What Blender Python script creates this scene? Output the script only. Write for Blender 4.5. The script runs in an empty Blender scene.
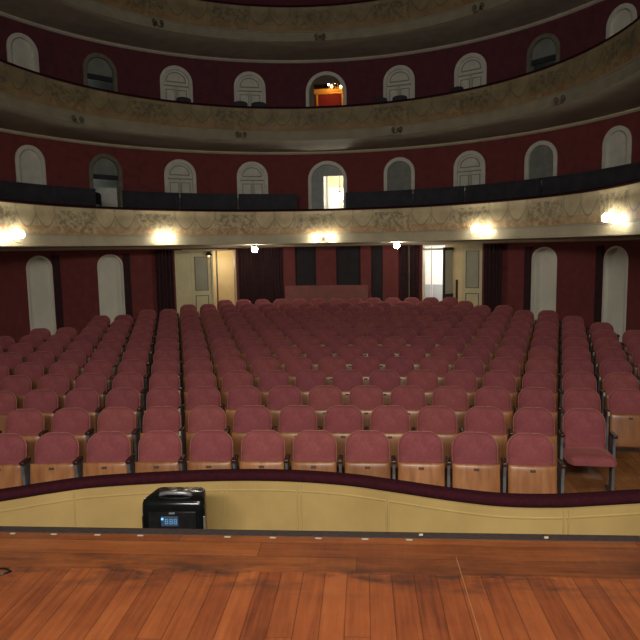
import bpy, bmesh, math, random
from math import sin, cos, pi, radians as rad, degrees as deg
from mathutils import Matrix, Vector
random.seed(7)
C = bpy.context.scene.collection
SC = bpy.context.scene
SC.view_settings.view_transform = 'Standard'
SC.view_settings.look = 'None'
SC.view_settings.exposure = 0.0

# ------------------------------------------------------------------ house dimensions (metres)
EYE = 2.67
XC, YC = -0.693, 11.131           # centre of the horseshoe
RF, RW = 5.864, 7.591             # balcony front / back wall radius
SLOPE = 0.0318 / 0.867            # rake of the stalls floor
Y1, PITCH_ROW, PITCH, KROW, X0 = 6.006, 0.867, 0.52, 0.0322, 0.0143
STAGE_Z, STAGE_EDGE = 1.12, 3.255
PIT_Z = 0.36
def floor_z(y): return max(0.0, (y - 6.0) * SLOPE)

# ------------------------------------------------------------------ helpers
def lin(r, g, b):
    f = lambda c: (c/12.92 if c <= .04045 else ((c+.055)/1.055)**2.4)
    return (f(r/255), f(g/255), f(b/255), 1)

class Nodes:
    def __init__(s, m):
        m.use_nodes = True; s.nt = m.node_tree; s.b = s.nt.nodes['Principled BSDF']
    def n(s, t, **kw):
        x = s.nt.nodes.new(t)
        for k, v in kw.items(): setattr(x, k, v)
        return x
    def l(s, a, b): s.nt.links.new(a, b)
    def m(s, op, a, b=None, c=None):
        x = s.n('ShaderNodeMath', operation=op)
        for i, v in enumerate((a, b, c)):
            if v is None: continue
            if isinstance(v, (int, float)): x.inputs[i].default_value = v
            else: s.l(v, x.inputs[i])
        return x.outputs[0]
    def mix(s, fac, a, b, blend='MIX'):
        x = s.n('ShaderNodeMix', data_type='RGBA', blend_type=blend)
        for i, v in ((0, fac), (6, a), (7, b)):
            if isinstance(v, (int, float, tuple)): x.inputs[i].default_value = v
            else: s.l(v, x.inputs[i])
        return x.outputs[2]
    def noise(s, vec, scale, detail=3, rough=.55):
        x = s.n('ShaderNodeTexNoise'); x.inputs['Scale'].default_value = scale
        x.inputs['Detail'].default_value = detail; x.inputs['Roughness'].default_value = rough
        if vec is not None: s.l(vec, x.inputs['Vector'])
        return x.outputs['Fac']
    def ramp(s, fac, stops):
        x = s.n('ShaderNodeValToRGB'); e = x.color_ramp.elements
        while len(e) < len(stops): e.new(.5)
        for el, (p, c) in zip(e, stops): el.position = p; el.color = c
        s.l(fac, x.inputs[0]); return x.outputs[0]
    def coord(s, kind='Object', scale=(1, 1, 1)):
        t = s.n('ShaderNodeTexCoord'); mp = s.n('ShaderNodeMapping'); mp.inputs['Scale'].default_value = scale
        s.l(t.outputs[kind], mp.inputs['Vector']); return mp.outputs[0]
    def bump(s, h, strength=.3, dist=.01):
        x = s.n('ShaderNodeBump'); x.inputs['Strength'].default_value = strength; x.inputs['Distance'].default_value = dist
        s.l(h, x.inputs['Height']); s.l(x.outputs[0], s.b.inputs['Normal'])

def mottled(name, c1, c2, scale=6, rough=.8, bump=.15, stretch=(1, 1, 1), spec=.3, kind='Object', metal=0):
    m = bpy.data.materials.new(name); k = Nodes(m)
    v = k.coord(kind, stretch); f = k.noise(v, scale, 4)
    k.l(k.ramp(f, [(.3, c1), (.7, c2)]), k.b.inputs['Base Color'])
    k.b.inputs['Roughness'].default_value = rough
    k.b.inputs['Specular IOR Level'].default_value = spec
    k.b.inputs['Metallic'].default_value = metal
    if bump: k.bump(k.noise(v, scale*6, 2), bump, .004)
    return m

def emit(name, col, s):
    m = bpy.data.materials.new(name); k = Nodes(m)
    k.b.inputs['Base Color'].default_value = (.8, .8, .8, 1) if s > 3 else (.03, .05, .08, 1)
    k.b.inputs['Emission Color'].default_value = col; k.b.inputs['Emission Strength'].default_value = s
    return m

def wood(name, c1, c2, c3, along='x', rough=.4, spec=.4, grain=14):
    m = bpy.data.materials.new(name); k = Nodes(m)
    sc = {'x': (1.2, 12, 12), 'z': (12, 12, 1.2), 'y': (12, 1.2, 12)}[along]
    oi = k.n('ShaderNodeObjectInfo')
    v = k.coord('Object', sc)
    add = k.n('ShaderNodeVectorMath', operation='ADD'); k.l(v, add.inputs[0])
    sc2 = k.n('ShaderNodeVectorMath', operation='SCALE'); sc2.inputs[0].default_value = (31, 17, 23); k.l(oi.outputs['Random'], sc2.inputs['Scale'])
    k.l(sc2.outputs[0], add.inputs[1])
    f = k.noise(add.outputs[0], grain/12, 5, .6)
    col = k.ramp(f, [(.25, c1), (.5, c2), (.75, c3)])
    hsv = k.n('ShaderNodeHueSaturation'); k.l(col, hsv.inputs['Color'])
    k.l(k.m('MULTIPLY_ADD', oi.outputs['Random'], .35, .82), hsv.inputs['Value'])
    k.l(hsv.outputs[0], k.b.inputs['Base Color'])
    k.b.inputs['Roughness'].default_value = rough; k.b.inputs['Specular IOR Level'].default_value = spec
    return m

def boards(name, axis, width, cols, tint_noise=1.0):
    """floor boards: axis = the coordinate ('x' or 'y') across the boards"""
    m = bpy.data.materials.new(name); k = Nodes(m)
    t = k.n('ShaderNodeTexCoord'); sp = k.n('ShaderNodeSeparateXYZ'); k.l(t.outputs['Object'], sp.inputs[0])
    a = sp.outputs['X' if axis == 'x' else 'Y']; b = sp.outputs['Y' if axis == 'x' else 'X']
    w = k.m('DIVIDE', a, width); idx = k.m('FLOOR', w); fr = k.m('FRACT', w)
    # board ends
    wn0 = k.n('ShaderNodeTexWhiteNoise', noise_dimensions='1D'); k.l(idx, wn0.inputs['W'])
    ln = k.m('ADD', k.m('DIVIDE', b, 2.4), k.m('MULTIPLY', wn0.outputs['Value'], 7.0))
    ide = k.m('FLOOR', ln); fe = k.m('FRACT', ln)
    wn = k.n('ShaderNodeTexWhiteNoise', noise_dimensions='2D')
    cx = k.n('ShaderNodeCombineXYZ'); k.l(idx, cx.inputs[0]); k.l(ide, cx.inputs[1]); k.l(cx.outputs[0], wn.inputs['Vector'])
    mp = k.n('ShaderNodeMapping'); k.l(t.outputs['Object'], mp.inputs['Vector'])
    mp.inputs['Scale'].default_value = (40, 2.2, 1) if axis == 'x' else (2.2, 40, 1)
    ad = k.n('ShaderNodeVectorMath', operation='ADD'); k.l(mp.outputs[0], ad.inputs[0])
    cz = k.n('ShaderNodeCombineXYZ'); k.l(k.m('MULTIPLY', wn.outputs['Value'], 50), cz.inputs[2]); k.l(cz.outputs[0], ad.inputs[1])
    grain = k.noise(ad.outputs[0], 1.0, 5, .65)
    big = k.noise(t.outputs['Object'], 2.3, 7, .68)
    f = k.m('ADD', k.m('ADD', k.m('MULTIPLY', grain, .55), k.m('MULTIPLY_ADD', wn.outputs['Value'], .20, .05)), k.m('MULTIPLY', big, .50*tint_noise))
    f = k.m('SUBTRACT', f, .16)
    col = k.ramp(f, [(.25, cols[0]), (.45, cols[1]), (.62, cols[2]), (.85, cols[3])])
    seam = k.m('MINIMUM', fr, k.m('SUBTRACT', 1.0, fr))
    sm = k.n('ShaderNodeMapRange', interpolation_type='SMOOTHSTEP'); k.l(seam, sm.inputs[0])
    sm.inputs[1].default_value = 0.0; sm.inputs[2].default_value = .035; sm.inputs[3].default_value = .35; sm.inputs[4].default_value = 1
    se = k.n('ShaderNodeMapRange'); k.l(k.m('MINIMUM', fe, k.m('SUBTRACT', 1.0, fe)), se.inputs[0])
    se.inputs[1].default_value = 0; se.inputs[2].default_value = .0018; se.inputs[3].default_value = .45; se.inputs[4].default_value = 1
    mul = k.m('MULTIPLY', sm.outputs[0], se.outputs[0])
    wear = k.n('ShaderNodeMapRange', interpolation_type='SMOOTHSTEP'); k.l(k.m('ABSOLUTE', k.m('SUBTRACT', t.outputs['Object'] and sp.outputs['Y'], 2.80)), wear.inputs[0])
    wear.inputs[1].default_value = 0; wear.inputs[2].default_value = .28; wear.inputs[3].default_value = .85; wear.inputs[4].default_value = 0
    wn3 = k.n('ShaderNodeMapRange'); k.l(k.noise(k.coord('Object', (1, 3, 1)), 3.2, 6, .7), wn3.inputs[0]); wn3.inputs[1].default_value = .46; wn3.inputs[2].default_value = .66
    col = k.mix(k.m('MULTIPLY', wear.outputs[0], wn3.outputs[0]), col, (.03, .02, .017, 1))
    dark = k.mix(mul, (.02, .009, .006, 1), col)
    k.l(dark, k.b.inputs['Base Color'])
    scr = k.noise(k.coord('Object', (9, 1.1, 1)), 3.5, 6, .7)
    rr = k.n('ShaderNodeMapRange'); k.l(scr, rr.inputs[0]); rr.inputs[1].default_value = .3; rr.inputs[2].default_value = .7
    rr.inputs[3].default_value = .28; rr.inputs[4].default_value = .5
    k.l(rr.outputs[0], k.b.inputs['Roughness']); k.b.inputs['Specular IOR Level'].default_value = .35
    k.bump(k.m('ADD', mul, k.m('MULTIPLY', grain, .15)), .35, .003)
    return m

def fascia_mat(name, base1, base2, ink, gold, period=2.148):
    """painted garlands and floral clusters on the balcony fronts (uv in metres: u along, v up)"""
    m = bpy.data.materials.new(name); k = Nodes(m)
    uv = k.n('ShaderNodeUVMap'); sp = k.n('ShaderNodeSeparateXYZ'); k.l(uv.outputs[0], sp.inputs[0])
    u, v = sp.outputs[0], sp.outputs[1]
    um = k.m('MULTIPLY', k.m('FRACT', k.m('DIVIDE', k.m('ADD', u, 100.0), period)), period)
    n1 = k.noise(uv.outputs[0], 9, 5, .65); n2 = k.noise(uv.outputs[0], 24, 4, .7)
    nb = k.noise(uv.outputs[0], 2.2, 4, .6)
    base = k.ramp(nb, [(.3, base1), (.7, base2)])
    # swags
    s = k.m('FRACT', k.m('DIVIDE', um, period/4)); q = k.m('MULTIPLY_ADD', s, 2.0, -1.0)
    vc = k.m('MULTIPLY_ADD', k.m('SUBTRACT', 1.0, k.m('MULTIPLY', q, q)), -.30, .46)
    dist = k.m('ABSOLUTE', k.m('SUBTRACT', v, vc))
    wob = k.m('MULTIPLY_ADD', n2, .06, .005)
    sw = k.m('SUBTRACT', 1.0, k.m('SMOOTH_MIN', k.m('DIVIDE', dist, wob), 1.0, .3))
    sw = k.m('MAXIMUM', sw, 0.0)
    tass = k.m('MULTIPLY', k.m('LESS_THAN', k.m('MINIMUM', s, k.m('SUBTRACT', 1.0, s)), .06), k.m('GREATER_THAN', v, .22))
    inks = k.m('MAXIMUM', sw, k.m('MULTIPLY', k.m('MULTIPLY', tass, n1), .7))
    # floral cluster in two of the four bays
    cl = k.m('COMPARE', um, period*.5, period*.23)
    fl = k.n('ShaderNodeMapRange'); k.l(n1, fl.inputs[0]); fl.inputs[1].default_value = .44; fl.inputs[2].default_value = .60
    clus = k.m('MULTIPLY', k.m('MULTIPLY', cl, fl.outputs[0]), k.m('LESS_THAN', v, .54))
    inks = k.m('MINIMUM', k.m('ADD', k.m('MULTIPLY', inks, k.m('SUBTRACT', 1.0, k.m('MULTIPLY', cl, .7))), clus), 1.0)
    band = k.m('COMPARE', v, .33, .30)
    inks = k.m('MULTIPLY', k.m('MULTIPLY', inks, band), .62)
    c = k.mix(inks, base, ink)
    # gilt leaves along the foot of the band
    lf = k.n('ShaderNodeMapRange'); k.l(n1, lf.inputs[0]); lf.inputs[1].default_value = .40; lf.inputs[2].default_value = .55
    g = k.m('MULTIPLY', k.m('MULTIPLY', lf.outputs[0], k.m('COMPARE', v, .10, .09)), .55)
    c = k.mix(g, c, gold)
    # fine dark lines above and below the band
    ln = k.m('MAXIMUM', k.m('COMPARE', v, -.005, .012), k.m('COMPARE', v, .625, .012))
    c = k.mix(k.m('MULTIPLY', ln, .7), c, ink)
    k.l(c, k.b.inputs['Base Color']); k.b.inputs['Roughness'].default_value = .65
    k.b.inputs['Specular IOR Level'].default_value = .3
    k.bump(inks, .4, .01)
    return m

# ---- mesh builders
def newobj(name, bm, mat, parent=None, smooth=False, auto=None):
    me = bpy.data.meshes.new(name)
    bmesh.ops.recalc_face_normals(bm, faces=bm.faces)
    bm.to_mesh(me); bm.free()
    if mat: me.materials.append(mat)
    if smooth:
        for p in me.polygons: p.use_smooth = True
    o = bpy.data.objects.new(name, me); C.objects.link(o)
    if parent: o.parent = parent
    if auto: 
        try: me.set_sharp_from_angle(angle=rad(auto))
        except Exception: pass
    return o
def empty(name, loc=(0, 0, 0), rz=0, parent=None):
    o = bpy.data.objects.new(name, None); C.objects.link(o); o.location = loc; o.rotation_euler = (0, 0, rz)
    o.empty_display_size = .1
    if parent: o.parent = parent
    return o
def tag(o, label, cat, group=None, kind=None):
    o['label'] = label; o['category'] = cat
    if group: o['group'] = group
    if kind: o['kind'] = kind
    return o
def struct(o): o['kind'] = 'structure'; return o

def box(bm, x0, x1, y0, y1, z0, z1, bev=0, M=None):
    r = bmesh.ops.create_cube(bm, size=1)
    vs = r['verts']
    for v in vs:
        v.co = Vector(((x0+x1)/2 + v.co.x*(x1-x0), (y0+y1)/2 + v.co.y*(y1-y0), (z0+z1)/2 + v.co.z*(z1-z0)))
    if bev:
        es = list({e for v in vs for e in v.link_edges})
        r2 = bmesh.ops.bevel(bm, geom=es, offset=bev, segments=2, affect='EDGES', profile=.5)
        vs = list({v for f in r2['faces'] for v in f.verts} | {v for v in vs if v.is_valid})
    if M is not None:
        for v in vs: v.co = M @ v.co
    return vs
def prism(bm, pts, y0, y1):
    """polygon in (x,z) extruded from y0 to y1"""
    a = [bm.verts.new((x, y0, z)) for x, z in pts]; b = [bm.verts.new((x, y1, z)) for x, z in pts]
    bm.faces.new(a); bm.faces.new(b[::-1])
    n = len(pts)
    for i in range(n):
        bm.faces.new((a[i], a[(i+1) % n], b[(i+1) % n], b[i]))
def band(bm, outer, inner, y0, y1, closed=False):
    """strip between two (x,z) outlines, extruded"""
    n = len(outer)
    A = [[bm.verts.new((x, y, z)) for x, z in o] for o in (outer, inner) for y in (y0, y1)]
    o0, o1, i0, i1 = A
    rng = range(n if closed else n-1)
    for i in rng:
        j = (i+1) % n
        for q in ((o0, i0), (i0, i1), (i1, o1), (o1, o0)):
            bm.faces.new((q[0][i], q[0][j], q[1][j], q[1][i]))
    if not closed:
        for i in (0, n-1): bm.faces.new((o0[i], i0[i], i1[i], o1[i]))
def arch(w, zb, zs, n=14, rise=None):
    rise = w if rise is None else rise
    return [(-w, zb), (-w, zs)] + [(-w*cos(pi*i/n), zs + rise*sin(pi*i/n)) for i in range(1, n)] + [(w, zs), (w, zb)]
def tube(bm, pts, r, seg=8, cap=True):
    rings = []
    for i, p in enumerate(pts):
        p = Vector(p)
        d = (Vector(pts[min(i+1, len(pts)-1)]) - Vector(pts[max(i-1, 0)])).normalized()
        u = d.cross(Vector((0, 0, 1)))
        if u.length < 1e-4: u = d.cross(Vector((0, 1, 0)))
        u.normalize(); w = d.cross(u)
        rr = r[i] if isinstance(r, (list, tuple)) else r
        rings.append([bm.verts.new(p + (u*cos(2*pi*k/seg) + w*sin(2*pi*k/seg))*rr) for k in range(seg)])
    for a, b in zip(rings, rings[1:]):
        for k in range(seg): bm.faces.new((a[k], a[(k+1) % seg], b[(k+1) % seg], b[k]))
    if cap:
        bm.faces.new(rings[0][::-1]); bm.faces.new(rings[-1])
def ball(bm, c, r, u=14, v=10, sz=1):
    res = bmesh.ops.create_uvsphere(bm, u_segments=u, v_segments=v, radius=r)
    for q in res['verts']: q.co = Vector((q.co.x, q.co.y, q.co.z*sz)) + Vector(c)
def lathe(bm, prof, c=(0, 0, 0), seg=14):
    rings = [[bm.verts.new((c[0]+r*cos(2*pi*k/seg), c[1]+r*sin(2*pi*k/seg), c[2]+z)) for k in range(seg)] for r, z in prof]
    for a, b in zip(rings, rings[1:]):
        for k in range(seg): bm.faces.new((a[k], a[(k+1) % seg], b[(k+1) % seg], b[k]))
    bm.faces.new(rings[0][::-1]); bm.faces.new(rings[-1])

# ---- horseshoe coordinates: t in degrees (0 = far centre), beyond +-90 the sides run straight towards the stage
def pos(t, r, z=0.0):
    if abs(t) <= 90: return Vector((XC + r*sin(rad(t)), YC + r*cos(rad(t)), z))
    e = (abs(t)-90)*.13; s = 1 if t > 0 else -1
    return Vector((XC + s*r, YC - e, z))
def frange(a, b, st):
    n = max(1, int(math.ceil((b-a)/st - 1e-6))); return [a + (b-a)*i/n for i in range(n+1)]
FULL = frange(-140, -92, 4) + frange(-90, 90, 2.5) + frange(92, 140, 4)
def loft(prof, ts, closed=False, uvv=None):
    """profile [(r,z)] swept round the horseshoe, uv in metres"""
    bm = bmesh.new(); uvl = bm.loops.layers.uv.new('UVMap')
    g = [[bm.verts.new(pos(t, r, z)) for r, z in prof] for t in ts]
    n = len(prof)
    for i in range(len(ts)-1):
        for j in range(n if closed else n-1):
            j2 = (j+1) % n
            f = bm.faces.new((g[i][j], g[i+1][j], g[i+1][j2], g[i][j2]))
            vv = uvv or [p[1] for p in prof]
            for lo, (ti, jj) in zip(f.loops, ((i, j), (i+1, j), (i+1, j2), (i, j2))):
                lo[uvl].uv = (rad(ts[ti])*RF, vv[jj])
    if closed:
        bm.faces.new(g[0]); bm.faces.new(g[-1][::-1])
    return bm
def ringwall(name, R, z0, z1, t0, t1, openings, mat, depth=.14):
    """wall sheet round the horseshoe with real openings (tc, halfwidth, zb, zs, rise) and their reveals"""
    ts = set(frange(t0, t1, 2.5))
    for tc, hw, zb, zs, rise in openings:
        h = deg(hw/R)
        ts = {t for t in ts if not (tc-h-.3 < t < tc+h+.3)} | {tc - h*cos(pi*i/16) for i in range(17)}
    ts = sorted(ts); bm = bmesh.new()
    def opn(a, b):
        for o in openings:
            h = deg(o[1]/R)
            if o[0]-h-1e-6 <= a and b <= o[0]+h+1e-6: return o
    def top(o, t):
        q = max(-1, min(1, (t-o[0])/deg(o[1]/R)))
        return o[3] + o[4]*math.sqrt(max(0, 1-q*q))
    def quad(*p): bm.faces.new([bm.verts.new(x) for x in p])
    for a, b in zip(ts, ts[1:]):
        o = opn(a, b)
        if not o: quad(pos(a, R, z0), pos(b, R, z0), pos(b, R, z1), pos(a, R, z1)); continue
        ta, tb = top(o, a), top(o, b)
        quad(pos(a, R, ta), pos(b, R, tb), pos(b, R, z1), pos(a, R, z1))
        quad(pos(a, R, ta), pos(b, R, tb), pos(b, R+depth, tb), pos(a, R+depth, ta))
        if o[2] > z0+.01: quad(pos(a, R, z0), pos(b, R, z0), pos(b, R, o[2]), pos(a, R, o[2]))
    for o in openings:
        h = deg(o[1]/R)
        for s in (-1, 1):
            t = o[0]+s*h
            quad(pos(t, R, o[2]), pos(t, R, o[3]), pos(t, R+depth, o[3]), pos(t, R+depth, o[2]))
    bmesh.ops.remove_doubles(bm, verts=bm.verts, dist=1e-4)
    return struct(newobj(name, bm, mat))
def at(name, t, r, z, label=None, parent=None):
    """empty whose local +x runs along the wall, +y points out of the house"""
    return empty(name, pos(t, r, z), -rad(max(-90, min(90, t))), parent)

# ------------------------------------------------------------------ materials
red_wall = mottled('red plaster', lin(102, 49, 48), lin(118, 57, 55), 5, .85, .1)
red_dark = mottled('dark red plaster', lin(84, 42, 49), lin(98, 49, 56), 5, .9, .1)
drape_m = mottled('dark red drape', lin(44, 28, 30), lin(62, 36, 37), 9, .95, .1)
cream = mottled('cream paint', lin(196, 186, 150), lin(214, 204, 170), 4, .6, .05)
pale = mottled('pale niche paint', lin(206, 208, 192), lin(230, 228, 210), 2.2, .7, .1, (1, 1, .5))
pale_gal = mottled('gallery door paint', lin(190, 190, 176), lin(210, 208, 192), 4, .6, .05)
grey_gal = mottled('dim grey door glass', lin(112, 116, 108), lin(134, 136, 126), 4, .35, .0)
mould_gal = mottled('gallery moulding', lin(132, 132, 118), lin(150, 148, 132), 6, .7, .0)
mould = mottled('moulding shade', lin(96, 94, 80), lin(120, 116, 98), 6, .7, .0)
soffit_m = mottled('soffit plaster', lin(170, 162, 144), lin(190, 180, 160), 3, .85, .1)
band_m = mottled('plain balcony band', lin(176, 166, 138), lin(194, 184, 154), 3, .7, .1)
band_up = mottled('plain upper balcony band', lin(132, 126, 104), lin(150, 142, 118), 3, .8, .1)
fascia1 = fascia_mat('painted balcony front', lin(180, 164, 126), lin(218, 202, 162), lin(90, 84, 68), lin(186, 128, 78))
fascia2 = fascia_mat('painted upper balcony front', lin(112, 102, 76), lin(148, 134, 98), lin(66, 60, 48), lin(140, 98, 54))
velvet = mottled('crimson velvet', lin(44, 18, 25), lin(56, 23, 30), 30, 1.0, .2, spec=.05)
dark_m = mottled('near black wood', lin(40, 41, 45), lin(54, 54, 58), 6, .7, .1)
void_m = mottled('dark opening', lin(34, 30, 32), lin(46, 40, 42), 3, .8, 0)
parapet_m = mottled('parapet cream', lin(160, 136, 84), lin(174, 149, 93), 3, .7, .08)
parapet_l = mottled('parapet moulding', lin(154, 132, 82), lin(172, 150, 94), 4, .7, .05)
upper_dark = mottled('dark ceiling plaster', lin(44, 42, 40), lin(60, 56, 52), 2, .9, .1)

fab = bpy.data.materials.new('rose upholstery'); k = Nodes(fab)
v = k.coord('Object'); oi = k.n('ShaderNodeObjectInfo')
f = k.m('ADD', k.m('MULTIPLY', k.noise(v, 55, 3, .7), .45), k.m('MULTIPLY', k.noise(v, 7, 3), .55))
c = k.ramp(f, [(.3, lin(118, 62, 64)), (.55, lin(134, 74, 76)), (.75, lin(150, 88, 88))])
hs = k.n('ShaderNodeHueSaturation'); k.l(c, hs.inputs['Color']); k.l(k.m('MULTIPLY_ADD', oi.outputs['Random'], .14, .92), hs.inputs['Value'])
k.l(k.m('MULTIPLY_ADD', oi.outputs['Random'], .012, .494), hs.inputs['Hue'])
k.l(hs.outputs[0], k.b.inputs['Base Color']); k.b.inputs['Roughness'].default_value = .95
k.b.inputs['Specular IOR Level'].default_value = .12
k.b.inputs['Sheen Weight'].default_value = .35; k.b.inputs['Sheen Tint'].default_value = lin(225, 150, 130)
k.bump(k.noise(v, 260, 2), .25, .003)
pipe_m = mottled('rose tan seat piping', lin(134, 80, 72), lin(160, 106, 92), 20, .8, 0)  # rim piping, a lighter tan than the upholstery
seat_wood = wood('seat plywood', lin(122, 80, 48), lin(148, 100, 62), lin(168, 120, 80), 'z', .34, .5)
arm_wood = wood('dark armrest wood', lin(38, 22, 16), lin(52, 30, 20), lin(66, 40, 26), 'y', .4, .4)
iron = mottled('dark iron', lin(92, 94, 96), lin(118, 120, 122), 8, .5, .05, metal=.3)
plate_m = mottled('dull plate', lin(66, 48, 34), lin(84, 62, 44), 8, .5, 0)
white_m = mottled('white enamel', lin(160, 154, 132), lin(182, 174, 152), 8, .4, 0)
house_floor = boards('stalls floor boards', 'x', .14, [lin(104, 66, 38), lin(134, 88, 50), lin(158, 106, 62), lin(176, 122, 76)])
WC = [lin(72, 38, 26), lin(116, 62, 36), lin(136, 76, 42), lin(156, 96, 56)]
stage_m = boards('stage boards', 'x', .105, WC)
apron_m = boards('apron boards', 'y', .148, [lin(66, 36, 24), lin(108, 60, 34), lin(132, 76, 40), lin(150, 94, 54)])
edge_m = mottled('worn black stage edge', lin(38, 32, 32), lin(70, 60, 56), 18, .6, .3, (2, 8, 8))
tape_m = mottled('white tape', lin(160, 148, 132), lin(190, 180, 164), 20, .6, 0)
black_pl = mottled('black plastic', lin(16, 17, 18), lin(26, 27, 28), 30, .35, .1, spec=.5)
gloss_pl = mottled('glossy black plastic', lin(12, 13, 14), lin(18, 19, 20), 10, .18, 0, spec=.6)
grey_pl = mottled('grey metal trim', lin(120, 122, 124), lin(150, 152, 154), 10, .35, 0, metal=.6)
lcd = emit('blue display', lin(30, 80, 130), .10); lcd_on = emit('lit display digits', lin(110, 175, 225), .55)
bulb_m = emit('lit bulb', (1, .93, .78, 1), 34); globe_m = emit('lit globe', (1, .92, .76, 1), 95)
hot_m = emit('bright hall bulb', (1, .95, .85, 1), 70)
warm_b = emit('amber bulb', (1, .80, .45, 1), 14)
dead_m = mottled('unlit bulb glass', lin(70, 70, 68), lin(90, 90, 86), 8, .25, 0)
brass = mottled('dull brass', lin(90, 76, 48), lin(120, 100, 64), 10, .45, 0, metal=.6)
white_wall = mottled('white lobby wall', lin(232, 232, 228), lin(244, 244, 240), 3, .8, .05)
warm_wall = mottled('warm lobby wall', lin(214, 194, 150), lin(226, 206, 164), 3, .8, .05)
leaf_m = mottled('cream door paint', lin(196, 188, 148), lin(208, 200, 160), 3, .5, .05)
frost = mottled('frosted grey glass', lin(150, 150, 132), lin(168, 166, 146), 2, .3, 0)
salmon = mottled('mauve partition panel', lin(118, 72, 68), lin(132, 82, 77), 4, .8, .05)
pil_m = mottled('red pilaster', lin(100, 48, 46), lin(114, 55, 52), 4, .8, .05)

# ------------------------------------------------------------------ stage
bm = bmesh.new(); box(bm, -5, 6, -3.0, 2.815, STAGE_Z-.06, STAGE_Z)
struct(newobj('floor', bm, stage_m))
bm = bmesh.new(); box(bm, -5, 6, 2.815, STAGE_EDGE-.075, STAGE_Z-.06, STAGE_Z+.0015)
struct(newobj('trim_1', bm, apron_m))
bm = bmesh.new(); box(bm, -5, 6, STAGE_EDGE-.075, STAGE_EDGE, STAGE_Z-.09, STAGE_Z+.004, .004)
struct(newobj('trim_2', bm, edge_m))
bm = bmesh.new(); box(bm, -5, 6, STAGE_EDGE-.10, STAGE_EDGE-.04, PIT_Z, STAGE_Z-.09)
struct(newobj('wall_front', bm, dark_m))
bm = bmesh.new(); box(bm, -5, 6, STAGE_EDGE-.04, 4.2, PIT_Z-.05, PIT_Z)
pitf = struct(newobj('floor', bm, dark_m))
bm = bmesh.new(); box(bm, -.0022, .0022, -.62, .175, 0, .001)
o = struct(newobj('trim_12', bm, mottled('pale board seam', lin(124, 84, 56), lin(150, 106, 74), 14, .6, 0))); o.location = (.961, 2.815, STAGE_Z+.0016)
# tape marks along the front edge
for i, (x, w) in enumerate(((-1.45, .03), (-1.214, .034), (-.965, .034), (-.723, .034), (-.239, .034), (.009, .034), (.256, .034), (.506, .036), (.741, .034))):
    bm = bmesh.new(); box(bm, -w/2, w/2, -.006, .006, 0, .002)
    o = newobj('tape_mark', bm, tape_m); o.location = (x, 3.166, STAGE_Z+.0017); o.rotation_euler.z = random.uniform(-.06, .06)
    words = ['first', 'second', 'third', 'fourth', 'fifth', 'sixth', 'seventh', 'eighth', 'ninth']
    tag(o, 'small white tape mark on the stage front edge, %s from the left' % words[i], 'tape mark', 'tape marks along the stage edge')
for x, y, lb in ((.806, 3.215, 'tiny white paper scrap on the dark stage edge, near the middle'), (1.463, 3.205, 'tiny white paper scrap on the stage edge, far right')):
    bm = bmesh.new(); 
    vs = [bm.verts.new(p) for p in ((-.011, -.008, 0), (.010, -.009, .001), (.012, .006, .006), (-.008, .009, .003))]
    bm.faces.new(vs); 
    o = newobj('paper_scrap', bm, tape_m); o.location = (x, y, STAGE_Z+.006); tag(o, lb, 'paper scrap', 'paper scraps on the stage edge')
# cable loop at the left of the stage
bm = bmesh.new()
pts = [(-1.80, 2.80), (-1.55, 2.80), (-1.36, 2.795), (-1.26, 2.785), (-1.225, 2.76), (-1.25, 2.735), (-1.36, 2.725), (-1.55, 2.71), (-1.80, 2.68)]
tube(bm, [(x, y, STAGE_Z+.005) for x, y in pts], .005, 6)
tag(newobj('cable', bm, black_pl, smooth=True), 'thin black cable loop lying on the stage at the left edge', 'cable')

# ------------------------------------------------------------------ stalls floor and orchestra parapet
RAIL = [(-5.2, 3.45), (-3.6, 3.62), (-2.7, 3.95), (-2.163, 4.2), (-1.896, 4.343), (-1.606, 4.473), (-1.167, 4.569), (-.59, 4.648), (-.076, 4.649), (.394, 4.575), (.765, 4.45), (1.115, 4.32), (1.45, 4.23), (1.785, 4.222), (2.073, 4.262), (2.43, 4.322), (3.2, 4.45), (4.4, 4.62), (5.6, 4.7)]
def catmull(P, n=6):
    out = []
    for i in range(len(P)-1):
        p0, p1, p2, p3 = P[max(i-1, 0)], P[i], P[i+1], P[min(i+2, len(P)-1)]
        for j in range(n):
            t = j/n
            out.append(tuple(.5*((2*p1[k]) + (-p0[k]+p2[k])*t + (2*p0[k]-5*p1[k]+4*p2[k]-p3[k])*t*t + (-p0[k]+3*p1[k]-3*p2[k]+p3[k])*t**3) for k in (0, 1)))
    out.append(P[-1]); return out
RS = catmull(RAIL)
def sweep(path, prof, closed=True):
    """(offset towards the audience, z) profile along a plan path"""
    bm = bmesh.new(); g = []
    for i, p in enumerate(path):
        a, b = path[max(i-1, 0)], path[min(i+1, len(path)-1)]
        d = Vector((b[0]-a[0], b[1]-a[1])).normalized(); nx, ny = -d.y, d.x
        g.append([bm.verts.new((p[0]+nx*o, p[1]+ny*o, z)) for o, z in prof])
    n = len(prof)
    for i in range(len(path)-1):
        for j in range(n if closed else n-1):
            bm.faces.new((g[i][j], g[i+1][j], g[i+1][(j+1) % n], g[i][(j+1) % n]))
    if closed: bm.faces.new(g[0]); bm.faces.new(g[-1][::-1])
    return bm
RT = .968
struct(newobj('wall_orchestra_pit', sweep(RS, [(-.105, PIT_Z-.05), (-.105, RT-.05), (-.02, RT-.05), (-.02, PIT_Z-.05)]), parapet_m))
rp = [(-.06 + .062*cos(a)*(1 if abs(cos(a)) < .7 else 1.0), RT-.036 + .036*sin(a)) for a in [2*pi*i/14 for i in range(14)]]
rp = [(-.06+math.copysign(abs((o+.06)/.062)**.6*.062, o+.06), RT-.036+math.copysign(abs((z-RT+.036)/.036)**.6*.036, z-RT+.036)) for o, z in rp]
struct(newobj('trim_3', sweep(RS, rp), velvet, smooth=True))
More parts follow.
